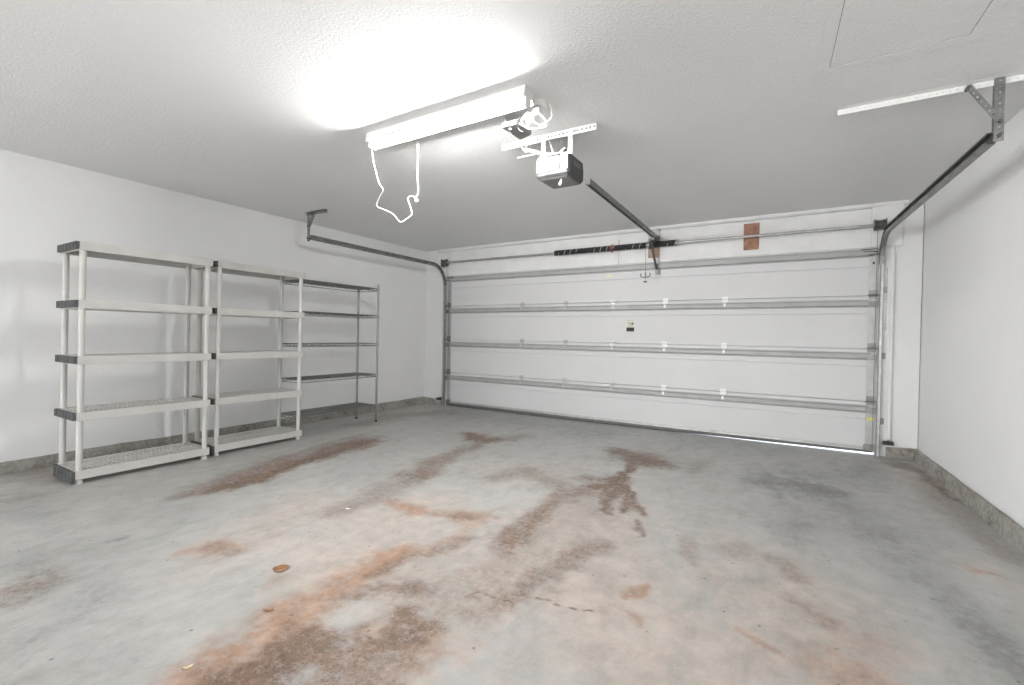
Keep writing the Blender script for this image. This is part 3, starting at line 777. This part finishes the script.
tl = make_track(-2.785, -2.745, 1, -2.50, 2.235, 'galvanised door track above the wire shelving, hung from the ceiling')
tr = make_track(2.782, 2.915, -1, -2.50, 2.205, 'galvanised door track running up to the bare wall, hung from the ceiling', .064, .042)
# hangers at the rear ends
def hanger(root, x, y, zb, xa0, xa1, xd, zd, wht):
    mb = MB(); mb.perf((xa0, y - .018, H - .004), (1, 0, 0), (0, 1, 0), xa1 - xa0, .036, .028, .003); mb.perf((xa0, y + .016, H - .034), (1, 0, 0), (0, 0, 1), xa1 - xa0, .032, .028, .0032)
    mb.build('ceiling_angle', wht, root)
    mb = MB(); mb.perf((x - .018, y - .004, zb), (0, 0, 1), (1, 0, 0), H - .004 - zb, .036, .028, .006, .0025)
    mb.perf((x - .018, y - .004, zb), (0, 0, 1), (0, 1, 0), H - .004 - zb, .032, .028, .006, .0025)
    mb.build('hanger_strap', M['strap'], root)
    dl = Vector((x - xd, 0, zd - (H - .02)))
    mb = MB(); dwv = Vector((0, 1, 0)).cross(dl).normalized()
    mb.perf(Vector((xd, y - .008, H - .02)) - dwv * .013, dl, dwv, dl.length, .026, .028, .0055, .0025)
    mb.perf(Vector((xd, y - .008, H - .02)) - dwv * .013, dl, (0, 1, 0), dl.length, .022, .028, .0055, .0025)
    mb.build('diagonal_brace', M['strap'], root)
    for p_, q_, r_ in (((x, y - .02, zb + .03), (x, y + .03, zb + .03), .010), ((xd, y - .025, H - .03), (xd, y + .02, H - .03), .010), ((x, y - .02, zd), (x, y + .02, zd), .009)):
        mb = MB(); mb.cyl(p_, q_, r_, 6); mb.build('bolt', M['dark'], root)


hanger(tl, -2.742, -2.52, 2.19, -2.80, -2.44, -2.65, 2.36, M['galv_dark'])
hanger(tr, 2.925, -2.50, 2.185, 2.235, 3.15, 2.80, 2.285, M['white_metal'])

# ----------------------------------------------------------------------------- torsion bar
tb = thing('torsion_bar', (0, -.10, 2.285), 'steel torsion shaft with black spring above the overhead door', 'torsion bar')
mb = MB(); mb.cyl((-2.80, -.10, 2.287), (2.78, -.10, 2.281), .0155, 14)
mb.build('shaft', M['galv'], tb, smooth=True)
# coil
pts = []; turns = 190; n = 10
x0, x1 = -.775, .825
for i in range(turns * n + 1):
    a = 2 * PI * i / n; x = x0 + (x1 - x0) * i / (turns * n)
    pts.append((x, -.10 + .031 * math.cos(a), 2.2845 + .031 * math.sin(a)))
mb = MB(); mb.tube(pts, .0047, 5)
mb.build('spring', M['spring'], tb, smooth=True)
for xx, mt_ in ((.815, 'galv'), (-.79, 'dark')):
    mb = MB(); mb.cyl((xx, -.10, 2.2845), (xx + .03, -.10, 2.2845), .038, 18, .026); mb.build('spring_cone', M[mt_], tb, smooth=True)
mb = MB(); mb.cyl((.0, -.10, 2.2845), (.045, -.10, 2.2845), .037, 16); mb.cyl((.02, -.10, 2.225), (.02, -.10, 2.335), .007, 8); mb.cyl((.035, -.145, 2.262), (.035, -.055, 2.30), .007, 8)
mb.build('winding_cone', M['red'], tb)
for s in (-1, 1):
    xx = s * 2.735
    rings = []
    mb = MB()
    prof = [(-.045, .052), (-.036, .058), (-.03, .048), (.02, .042), (.026, .052), (.034, .052), (.04, .022)]
    mb.tube([(xx + s * a, -.10, 2.284) for a, r in prof], 1, 18, True, [r for a, r in prof])
    mb.build('cable_drum', M['dark'], tb, smooth=True)
    mb = MB(); mb.box(min(xx + s * .048, xx + s * .053), max(xx + s * .048, xx + s * .053), -.14, -.028, 2.22, 2.34)
    mb.build('bearing_plate', M['galv_dark'], tb)
    mb = MB(); mb.cyl((xx - s * .01, -.06, 2.27), (s * 2.725, -.058, .07), .0022, 6); mb.build('lift_cable', M['dark'], tb)
mb = MB(); mb.box(.462, .598, -.028, -.022, 2.27, 2.49); mb.box(.487, .492, -.125, -.028, 2.24, 2.33); mb.cyl((.46, -.10, 2.2845), (.50, -.10, 2.2845), .036, 16)
mb.build('centre_bracket', M['galv_dark'], tb)

# mounting pads
b_ = MB(); b_.box(.459, .601, -.022, -.0005, 2.135, 2.50)
pad = b_.build('mounting_pad', M['pale_wood'], org=(.53, -.02, 2.135)); tag(pad, 'pale wooden pad behind the opener rail bracket above the door', 'wood block')
b_ = MB(); b_.box(1.53, 1.685, -.034, -.019, 2.145, 2.44)
pad = b_.build('wood_block', M['wood'], org=(1.6, -.02, 2.145), bevel=.004); tag(pad, 'reddish brown wooden block behind the torsion shaft, bare of paint', 'wood block')
b_ = MB(); b_.box(.074, .090, -.026, -.0195, 1.99 + .095, 2.40)
st = b_.build('metal_strap', M['galv'], org=(.082, -.02, 2.09)); tag(st, 'thin upright metal strap crossing behind the black spring', 'metal strap')

# ----------------------------------------------------------------------------- opener
op = thing('garage_door_opener', (.62, -2.95, 2.2), 'grey ceiling-mounted garage door opener with white light lens and long rail', 'garage door opener')
mb = MB()
xa, xb, ya, yb, zt, zm = .497, .748, -3.045, -2.79, 2.372, 2.252
# main housing: chamfered plan, slightly narrower at the top
def plan(i, c):
    return [(xa + i, ya + c), (xa + c, ya + i), (xb - c, ya + i), (xb - i, ya + c), (xb - i, yb - c), (xb - c - .01, yb - i), (xa + c + .01, yb - i), (xa + i, yb - c)]
mb.sweep([[(x, y, z) for x, y in plan(i, c)] for z, i, c in ((zm, .0, .014), (zm + .05, 0, .014), (zt - .014, .004, .016), (zt, .016, .02))])
mb.build('housing', M['body'], op)
mb = MB()
mb.sweep([[(x, y, z) for x, y in plan(i, c)] for z, i, c in ((zm - .0005, .0, .014), (zm - .018, .002, .015), (zm - .034, .016, .022))])
mb.build('lower_rim', M['body'], op)
mb = MB()
mb.sweep([[(x, y, z) for x, y in plan(i, c)] for z, i, c in ((zm - .0345, .018, .022), (zm - .042, .03, .03))])
base_ = mb.build('lower_cover', M['body_low'], op)
mb = MB(); mb.sweep([[(x, ya + y, z) for x, y, z in ((.507, .0, zm + .004), (.678, 0, zm + .004), (.678, 0, zt - .022), (.507, 0, zt - .022))],
                     [(x, ya - .012, z) for x, z in ((.512, zm + .009), (.673, zm + .009), (.673, zt - .027), (.512, zt - .027))]])
mb.build('light_lens', M['lens'], op, bevel=.003)
mb = MB(); mb.box(.688, .736, ya - .004, ya + .002, zm + .004, zt - .012)
cp = mb.build('control_panel', M['white_metal'], op)
mb = MB(); mb.box(.698, .726, ya - .007, ya - .004, zm + .062, zm + .092); mb.box(.702, .722, ya - .007, ya - .004, zm + .02, zm + .045)
mb.build('button', mat('button_grey', (.45, .45, .45), .5), cp)
mb = MB(); mb.cyl((.712, ya + .012, zt - .004), (.712, ya + .012, zt + .012), .014, 12); mb.build('antenna_base', M['black'], op)
mb = MB(); mb.box(xb - .0005, xb + .0015, -2.97, -2.86, zt - .075, zt - .04); mb.build('side_label', M['grey_box'], op)
for hx in (.535, .665):
    mb = MB(); mb.cyl((hx, ya + .012, zm - .024), (hx, ya + .02, zm - .015), .009, 10); mb.build('screw', M['black'], op)
mb = MB(); mb.tube(smooth_path([(.672, ya + .05, zm - .036), (.668, ya + .045, zm - .055), (.655, ya + .045, zm - .075), (.662, ya + .045, zm - .085), (.672, ya + .045, zm - .07), (.668, ya + .045, zm - .05)]), .003, 6)
mb.build('pull_loop', M['cable'], op)
# ceiling angle and straps
mb = MB(); mb.perf((.215, -3.035, H - .046), (1, 0, 0), (0, 0, 1), .715, .044, .0265, .0068); mb.perf((.215, -3.033, H - .003), (1, 0, 0), (0, 1, 0), .715, .036, .0265, .0068)
mb.build('mounting_angle', M['white_metal'], op)
for xx, sl in ((.535, 0), (.735, 0)):
    mb = MB(); mb.perf((xx + .035 * sl, -3.038, zt - .02), (0, 0, 1), (1, 0, 0), H - .02 - zt + .02, .030, .024, .0055, .003)
    mb.build('hanging_strap', M['white_metal'], op)
mb = MB(); mb.beam((.615, -3.0, zt), (.575, -3.02, H - .02), .018, .004); mb.build('hanging_strap', M['white_metal'], op)
mb = MB(); mb.perf((.52, -3.04, zt - .004), (1, 0, 0), (0, 1, 0), .22, .03, .024, .005); mb.build('cross_strap', M['white_metal'], op)
mb = MB(); mb.box(.33, .47, -3.01, -2.985, 2.405, 2.412) ; mb.build('tab', M['white_metal'], op)
# rail
mb = MB(); mb.beam((.601, -2.82, 2.398), (.601, -2.33, 2.388), .03, .034); mb.build('rail_root', M['white_metal'], op)
mb = MB()
for sx in (-1, 1):
    mb.beam((.601 + sx * .0195, -2.352, 2.388), (.601 + sx * .0195, -.13, 2.345), .005, .040)
mb.beam((.601, -2.352, 2.405), (.601, -.13, 2.363), .042, .004)
mb.beam((.601, -2.352, 2.385), (.601, -.13, 2.342), .008, .012)
mb.build('rail', M['galv_dark'], op)
mb = MB(); mb.box(.575, .627, -.27, -.18, 2.335, 2.352); mb.beam((.55, -.13, 2.40), (.58, -.24, 2.35), .006, .05); mb.box(.55, .58, -.15, -.028, 2.328, 2.40)
mb.build('header_bracket', M['dark'], op)
mb = MB(); mb.box(.555, .61, -.33, -.22, 2.29, 2.33); mb.cyl((.53, -.27, 2.31), (.62, -.27, 2.31), .012, 10)
mb.build('trolley', M['dark'], op)
arm = [(.555, -.26, 2.32), (.557, -.22, 2.25), (.563, -.17, 2.16), (.572, -.11, 2.06), (.580, -.06, 1.985)]
mb = MB()
for p_, q_ in zip(arm[:-1], arm[1:]): mb.beam(p_, q_, .028, .008, up=(0, 1, 0))
mb.build('door_arm', M['dark'], op)
mb = MB(); mb.tube([(.55, -.30, 2.30), (.52, -.29, 2.28), (.503, -.285, 2.25), (.503, -.285, 1.90)], .0022, 6); mb.tube([(.503, -.285, 1.90), (.503, -.285, 1.82)], .0022, 6)
cord = mb.build('release_cord', M['dark'], op)
mb = MB(); mb.tube(smooth_path([(.455, -.285, 1.915), (.446, -.285, 1.895), (.458, -.285, 1.872), (.503, -.285, 1.865), (.548, -.285, 1.872), (.560, -.285, 1.895), (.551, -.285, 1.915)]), .006, 8)
mb.cyl((.503, -.285, 1.86), (.503, -.285, 1.925), .007, 8); mb.cyl((.503, -.285, 1.805), (.503, -.285, 1.82), .020, 12)
mb.build('release_handle', M['grey_box'], cord)
# power lead from the ceiling socket
mb = MB(); mb.tube(smooth_path([(.40, -3.05, 2.44), (.45, -3.05, 2.425), (.50, -3.045, 2.405), (.54, -3.03, 2.392), (.60, -3.0, 2.384), (.66, -2.99, 2.378)]), .011, 10)
mb.build('power_lead', M['cable'], op, smooth=True)
mb = MB(); mb.tube(smooth_path([(.712, ya + .012, zt + .012), (.70, -3.02, 2.40), (.64, -2.98, 2.392), (.58, -2.97, 2.388)]), .006, 8)
mb.build('power_lead', M['cable'], op, smooth=True)

# photo eyes
def photo_eye(x, z, s, lab):
    root = thing('safety_sensor', (x, -.05, z), lab, 'safety sensor', 'door safety sensors')
    mb = MB(); mb.box(x - .045, x + .035, -.085, -.045, z - .018, z + .020); mb.build('sensor_case', M['black'], root, bevel=.004)
    mb = MB(); mb.cyl((x - s * .046, -.065, z), (x - s * .053, -.065, z), .013, 14); mb.build('sensor_eye', M['dark'], root)
    mb = MB(); mb.box(x - .05, x + .05, -.045, -.034, z - .022, z - .014); mb.box(x - .012, x + .012, -.046, -.02, z - .022, z + .03); mb.build('bracket', M['galv_dark'], root)
photo_eye(-2.842, .105, -1, 'small black sensor low on the track near the wire shelves')
photo_eye(2.855, .145, 1, 'small black sensor low on the track near the bare wall')

# ----------------------------------------------------------------------------- tube light
lf = thing('fluorescent_light', (.125, -3.6, H), 'lit fluorescent strip light on the ceiling, overexposed white', 'ceiling light')
mb = MB(); mb.prism_x([(-3.650, H), (-3.656, H - .030), (-3.660, H - .064), (-3.658, H - .067), (-3.644, H - .056), (-3.570, H - .056), (-3.546, H - .071), (-3.543, H - .068), (-3.552, H - .030), (-3.556, H)], -.50, .755)
mb.build('channel', M['white_metal'], lf)
for s, xx in ((-1, -.485), (1, .745)):
    mb = MB(); mb.box(xx - .011, xx + .011, -3.640, -3.585, H - .100, H - .05)
    mb.build('lamp_holder', M['white_metal'], lf, bevel=.003)
mb = MB(); mb.cyl((-.474, -3.620, H - .080), (.734, -3.620, H - .080), .017, 16)
mb.build('fluorescent_tube', M['tube'], lf, smooth=True)

# hanging cord
C_ = [(-0.505, -3.6, H - .05), (-0.503, -3.589, 2.354), (-0.484, -3.577, 2.271), (-0.466, -3.566, 2.194), (-0.438, -3.554, 2.144), (-0.489, -3.542, 2.099), (-0.521, -3.531, 2.049), (-0.452, -3.52, 2.015), (-0.385, -3.508, 1.981), (-0.347, -3.496, 1.937), (-0.32, -3.485, 1.923), (-0.275, -3.474, 1.948), (-0.249, -3.462, 1.975), (-0.279, -3.45, 2.038), (-0.311, -3.439, 2.094), (-0.293, -3.428, 2.116), (-0.256, -3.416, 2.106), (-0.247, -3.404, 2.158), (-0.268, -3.393, 2.27), (-0.274, -3.382, 2.38), (-0.287, -3.37, 2.493)]
cd = thing('power_cord', (-.29, -3.37, H), 'limp white cord looping down from the end of the strip light', 'cord')
mb = MB(); mb.tube(smooth_path(C_, 5), .0042, 8); mb.build('cord', M['cable'], cd, smooth=True)
mb = MB(); mb.cyl((-.288, -3.37, 2.475), (-.288, -3.37, H), .012, 14, .018); mb.build('plug', M['cable'], cd, smooth=True)
mb = MB(); mb.tube(smooth_path([(-.262, -3.41, 2.106), (-.25, -3.40, 2.085), (-.272, -3.40, 2.08), (-.277, -3.405, 2.10), (-.26, -3.41, 2.112)], 5), .0045, 6); mb.build('knot', M['cable'], cd, smooth=True)

# ceiling socket cluster beside the light
so = thing('ceiling_socket', (.71, -3.42, H), 'white ceiling socket with a tangle of plugs beside the strip light', 'socket')
mb = MB(); mb.cyl((.715, -3.43, H), (.715, -3.43, H - .03), .062, 22, .055); mb.build('socket_box', M['white_metal'], so, smooth=True)
mb = MB(); mb.box(.69, .74, -3.46, -3.42, H - .065, H - .03); mb.build('plug', M['cable'], so, bevel=.006)
mb = MB(); mb.cyl((.65, -3.40, H - .03), (.64, -3.39, H - .085), .03, 14, .022); mb.build('plug', M['cable'], so, smooth=True)
for pth in ([(.715, -3.43, H - .05), (.75, -3.40, H - .09), (.74, -3.36, H - .11), (.69, -3.34, H - .10), (.62, -3.36, H - .10), (.56, -3.38, H - .06), (.53, -3.34, H - .02), (.53, -3.32, H)],
            [(.66, -3.40, H - .07), (.70, -3.37, H - .10), (.77, -3.36, H - .07), (.78, -3.38, H - .02), (.77, -3.39, H)],
            [(.66, -3.44, H - .04), (.62, -3.45, H - .08), (.61, -3.40, H - .10), (.64, -3.36, H - .07)]):
    mb = MB(); mb.tube(smooth_path(pth, 5), .0045, 6); mb.build('cable', M['cable'], so, smooth=True)

# grey box hanging by wires
gb = thing('junction_box', (.505, -3.31, 2.46), 'small grey metal box hung by thin wires beside the strip light', 'junction box')
mb = MB(); mb.hexa([(.447, -3.41, 2.44), (.560, -3.408, 2.44), (.562, -3.228, 2.44), (.462, -3.194, 2.44)], [(.447, -3.41, 2.472), (.560, -3.408, 2.472), (.562, -3.228, 2.472), (.462, -3.194, 2.472)])
mb.build('box', M['grey_box'], gb, bevel=.004)
mb = MB(); mb.cyl((.490, -3.372, 2.441), (.490, -3.372, 2.434), .010, 10); mb.build('knockout', M['white_metal'], gb)
for pth in ([(.47, -3.395, 2.472), (.465, -3.40, 2.50), (.46, -3.405, H)], [(.55, -3.25, 2.472), (.56, -3.27, 2.50), (.565, -3.28, H)], [(.545, -3.39, 2.45), (.535, -3.33, 2.436), (.545, -3.27, 2.45)]):
    mb = MB(); mb.tube(smooth_path(pth, 4), .003, 6); mb.build('wire', M['cable'], gb)
mb = MB(); mb.tube(smooth_path([(.465, -3.35, 2.44), (.49, -3.32, 2.40), (.53, -3.30, 2.345), (.565, -3.295, 2.305), (.572, -3.295, 2.325), (.545, -3.30, 2.375)], 5), .0035, 6)
mb.build('wire', M['dark'], gb)

# attic hatch
ah = thing('attic_hatch', (2.42, -3.45, H), 'square white attic hatch panel flush in the ceiling', 'hatch')
mb = MB(); mb.box(2.168, 2.682, -3.86, -3.034, H - .003, H); mb.build('panel', M['ceiling'], ah)
mb = MB()
for q in ((2.112, 2.165, -3.92, -2.975), (2.685, 2.738, -3.92, -2.975)): mb.box(q[0], q[1], q[2], q[3], H - .005, H)
mb.box(2.165, 2.685, -3.031, -2.975, H - .005, H); mb.box(2.165, 2.685, -3.92, -3.863, H - .005, H)
mb.build('frame', M['ceiling'], ah)
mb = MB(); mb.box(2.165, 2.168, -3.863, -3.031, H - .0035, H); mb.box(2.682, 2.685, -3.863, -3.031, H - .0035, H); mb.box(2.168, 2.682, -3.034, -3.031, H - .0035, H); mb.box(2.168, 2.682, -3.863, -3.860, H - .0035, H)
mb.build('gap_shade', mat('gap_shade_grey', (.26, .26, .25), .8), ah)  # grey strip painted as the shade in the open gap round the panel

for part_ in ah.children:      # the hatch sits a little out of square
    for v_ in part_.data.vertices: v_.co.x += -.042 * (v_.co.y - .42)

# ----------------------------------------------------------------------------- shelving
LEAN = .0125


def resin_unit(xf, dx, y0, y1, lab):
    """xf front post line, dx distance to the rear posts, y0/y1 post lines"""
    root = thing('plastic_shelving', (xf - dx / 2, (y0 + y1) / 2, 0), lab, 'shelving unit', 'beige plastic shelving units')
    tops = [.098, .526, .940, 1.352, 1.778]; th = .062
    F, B = xf + .026, xf - dx - .021
    ya_, yb_ = y0 - .026, y1 + .030
    for k, zt_ in enumerate(tops):
        z0 = zt_ - th
        mb = MB()
        # rim
        mb.box(F - .010, F, ya_, yb_, z0, zt_); mb.box(B, B + .010, ya_, yb_, z0, zt_)
        mb.box(B + .010, F - .010, ya_, ya_ + .010, z0, zt_); mb.box(B + .010, F - .010, yb_ - .010, yb_, z0, zt_)
        # corner blocks that take the posts
        for px in (xf, xf - dx):
            for py in (y0, y1): mb.box(px - .025, px + .015 + .0005, py - .025 + .0095, py + .025, z0 + .001, zt_ - .001)
        # vented deck: long strips and cross ribs
        long_ = [(F - .030, F - .010), (xf - dx / 2 - .028, xf - dx / 2 + .028), (B + .010, B + .055)]
        for a, c in long_: mb.box(a, c, ya_ + .010, yb_ - .010, zt_ - .007, zt_ - .0005)
        q = ya_ + .05
        while q < yb_ - .05:
            mb.box(long_[2][1], long_[1][0], q, q + .012, zt_ - .022, zt_ - .0008); mb.box(long_[1][1], long_[0][0], q, q + .012, zt_ - .022, zt_ - .0008)
            q += .0295
        mb.box(F - .135, F - .115, ya_ + .010, yb_ - .010, zt_ - .010, zt_ - .001); mb.box(B + .10, B + .118, ya_ + .010, yb_ - .010, zt_ - .010, zt_ - .001)
        sh = mb.build('shelf', M['resin'], root)
        mb = MB(); mb.box(B + .002, F - .001, ya_ - .022, ya_ - .0002, .010 if k == 0 else z0 + .006, zt_ - .002)
        for i in range(5):
            xx = B + .06 + i * (F - B - .12) / 4; mb.box(xx - .012, xx + .012, ya_ - .025, ya_ - .022, z0 + .014, zt_ - .012)
        mb.build('end_cap', M['cap'], sh, bevel=.003)
    for px in (xf, xf - dx):
        for py in (y0, y1):
            mb = MB()
            segs = [(0.0, tops[0] - th + .001, .024, .020)] + [(tops[i] - .0012, tops[i + 1] - th + .001, .0195, .0205) for i in range(4)]
            for z0, z1, ra, rb in segs: mb.tube([(px, py, z0), (px, py, (z0 + z1) / 2), (px, py, z1)], 1, 16, True, [ra, (ra + rb) / 2, rb])
            mb.build('post', M['resin'], root, smooth=True)
    return root


resin_unit(-2.432, .350, -4.607, -3.757, 'beige plastic shelving unit farthest from the garage door, dark end caps facing out')
resin_unit(-2.462, .348, -3.642, -2.822, 'beige plastic shelving unit standing between its twin and the wire shelving')


LEAN = .008


def wire_unit(xf, xb_, y0, y1, lab):
    root = thing('wire_shelving', ((xf + xb_) / 2, (y0 + y1) / 2, 0), lab, 'shelving unit')
    tops = [.215, .615, 1.012, 1.372, 1.722]
    for k, z in enumerate(tops):
        mb = MB(); r = .0036
        lo = z - .030
        for zz in (z, lo):
            for p_, q_ in (((xf, y0, zz), (xf, y1, zz)), ((xb_, y0, zz), (xb_, y1, zz)), ((xf, y0, zz), (xb_, y0, zz)), ((xf, y1, zz), (xb_, y1, zz))):
                mb.cyl(p_, q_, r + .0008, 6)
        for xx in (xf, xb_):
            n_ = int((y1 - y0) / .05)
            pth = [(xx, y0 + (y1 - y0) * i / n_, z if i % 2 else lo) for i in range(n_ + 1)]
            mb.tube(pth, .0028, 5)
        for yy in (y0, y1):
            n_ = int((xf - xb_) / .05)
            pth = [(xb_ + (xf - xb_) * i / n_, yy, z if i % 2 else lo) for i in range(n_ + 1)]
            mb.tube(pth, .0028, 5)
        n_ = int((y1 - y0) / .024)
        for i in range(1, n_):
            yy = y0 + (y1 - y0) * i / n_; mb.cyl((xf, yy, z + .003), (xb_, yy, z + .003), .0028, 5)
        for i in range(1, 4):
            xx = xf + (xb_ - xf) * i / 4; mb.cyl((xx, y0, z - .003), (xx, y1, z - .003), .003, 5)
        mb.build('wire_shelf', M['chrome'], root)
    for xx in (xf, xb_):
        for yy in (y0, y1):
            mb = MB(); mb.cyl((xx, yy, .02), (xx, yy, 1.765), .0132, 12)
            for z in tops: mb.cyl((xx, yy, z - .036), (xx, yy, z + .008), .0175, 12, .0155)
            po = mb.build('post', M['chrome'], root, smooth=True)
            mb = MB(); mb.cyl((xx, yy, 0), (xx, yy, .02), .0155, 10); mb.build('foot', M['black'], po)
            mb = MB(); mb.cyl((xx, yy, 1.765), (xx, yy, 1.772), .0145, 10); mb.build('post_cap', M['black'], po)
    return root


wire_unit(-2.573, -2.945, -2.735, -1.637, 'chrome wire shelving unit nearest the garage door with open wire decks')

LEAN = 0.0
# ----------------------------------------------------------------------------- litter on the floor
def leaf(name, x, y, L, Wd, rot, material, lab, cat, curl=.012):
    mb = MB(); n_ = 8
    top, bot = [], []
    for i in range(n_ + 1):
        t = i / n_; w = Wd * math.sin(PI * min(1, t * .96 + .02)) ** .8 * .5
        zc = curl * (2 * t - 1) ** 2
        row = []
        for s in (-1, -.4, .4, 1):
            lx, ly = (t - .5) * L, s * w
            row.append((x + lx * math.cos(rot) - ly * math.sin(rot), y + lx * math.sin(rot) + ly * math.cos(rot), .0012 + zc + abs(s) * curl * .5))
        top.append(row); bot.append([(a, c, e - .0009) for a, c, e in row])
    for i in range(n_):
        for j in range(3):
            mb.quad(top[i][j], top[i][j + 1], top[i + 1][j + 1], top[i + 1][j]); mb.quad(bot[i][j + 1], bot[i][j], bot[i + 1][j], bot[i + 1][j + 1])
        for A, B_ in ((0, 0), (3, 3)): mb.quad(top[i][A], top[i + 1][A], bot[i + 1][A], bot[i][A])
    o = mb.build(name, material, org=(x, y, 0), smooth=True)
    return tag(o, lab, cat)


leaf('dried_leaf', -.041, -4.539, .072, .075, .9, M['leaf'], 'curled brown dead leaf on pale bare concrete', 'leaf', .005)
leaf('dried_leaf', .319, -5.099, .034, .016, 1.2, M['tan'], 'tiny pale tan leaf on the big brown rust stain', 'leaf', .004)
leaf('dried_leaf', .233, -4.768, .045, .015, .6, M['leaf'], 'narrow brown leaf scrap at the edge of the rust stain', 'leaf', .005)
leaf('paint_flake', -.404, -3.851, .04, .018, .2, M['paper'], 'small white paint flake on clean concrete before the shelves', 'paint flake', .003)

# ----------------------------------------------------------------------------- light
w = bpy.data.worlds.new('sky'); scene.world = w; w.use_nodes = True
nt = w.node_tree; bg = nt.nodes['Background']
sk = nt.nodes.new('ShaderNodeTexSky'); sk.sky_type = 'NISHITA'; sk.sun_disc = False; sk.sun_elevation = math.radians(48); sk.sun_rotation = math.radians(20)
nt.links.new(sk.outputs[0], bg.inputs[0]); bg.inputs[1].default_value = .35
sun = bpy.data.lights.new('sun', 'SUN'); sun.energy = 9; sun.angle = math.radians(.6)
so_ = bpy.data.objects.new('sun', sun); COL.objects.link(so_); so_.location = (0, 6, 8)
so_.rotation_euler = Vector((.25, -1.0, -1.25)).to_track_quat('-Z', 'Y').to_euler()

# added fill lamp in the made-up shelf wall window, behind the camera
al = bpy.data.lights.new('window_fill', 'AREA'); al.shape = 'RECTANGLE'; al.size = WX1 - WX0 - .1; al.size_y = WZ1 - WZ0 - .1; al.energy = WIN_FILL; al.color = (1.0, .995, .985)
ao = bpy.data.objects.new('window_fill', al); COL.objects.link(ao); ao.location = (XL - .03, (WX0 + WX1) / 2, (WZ0 + WZ1) / 2); ao.rotation_euler = (PI / 2, 0, -PI / 2)

al2 = bpy.data.lights.new('window_fill', 'AREA'); al2.shape = 'RECTANGLE'; al2.size = VX1 - VX0 - .1; al2.size_y = WZ1 - WZ0 - .1; al2.energy = WIN_FILL2; al2.color = (1.0, .995, .985)  # second added fill lamp, set in the invented back window
ao2 = bpy.data.objects.new('window_fill', al2); COL.objects.link(ao2); ao2.location = ((VX0 + VX1) / 2, YB - .03, (WZ0 + WZ1) / 2); ao2.rotation_euler = (PI / 2, 0, 0)

scene.view_settings.view_transform = 'Standard'; scene.view_settings.look = 'None'
scene.view_settings.gamma = 1; scene.view_settings.use_curve_mapping = False
scene.view_settings.exposure = EXPOSURE
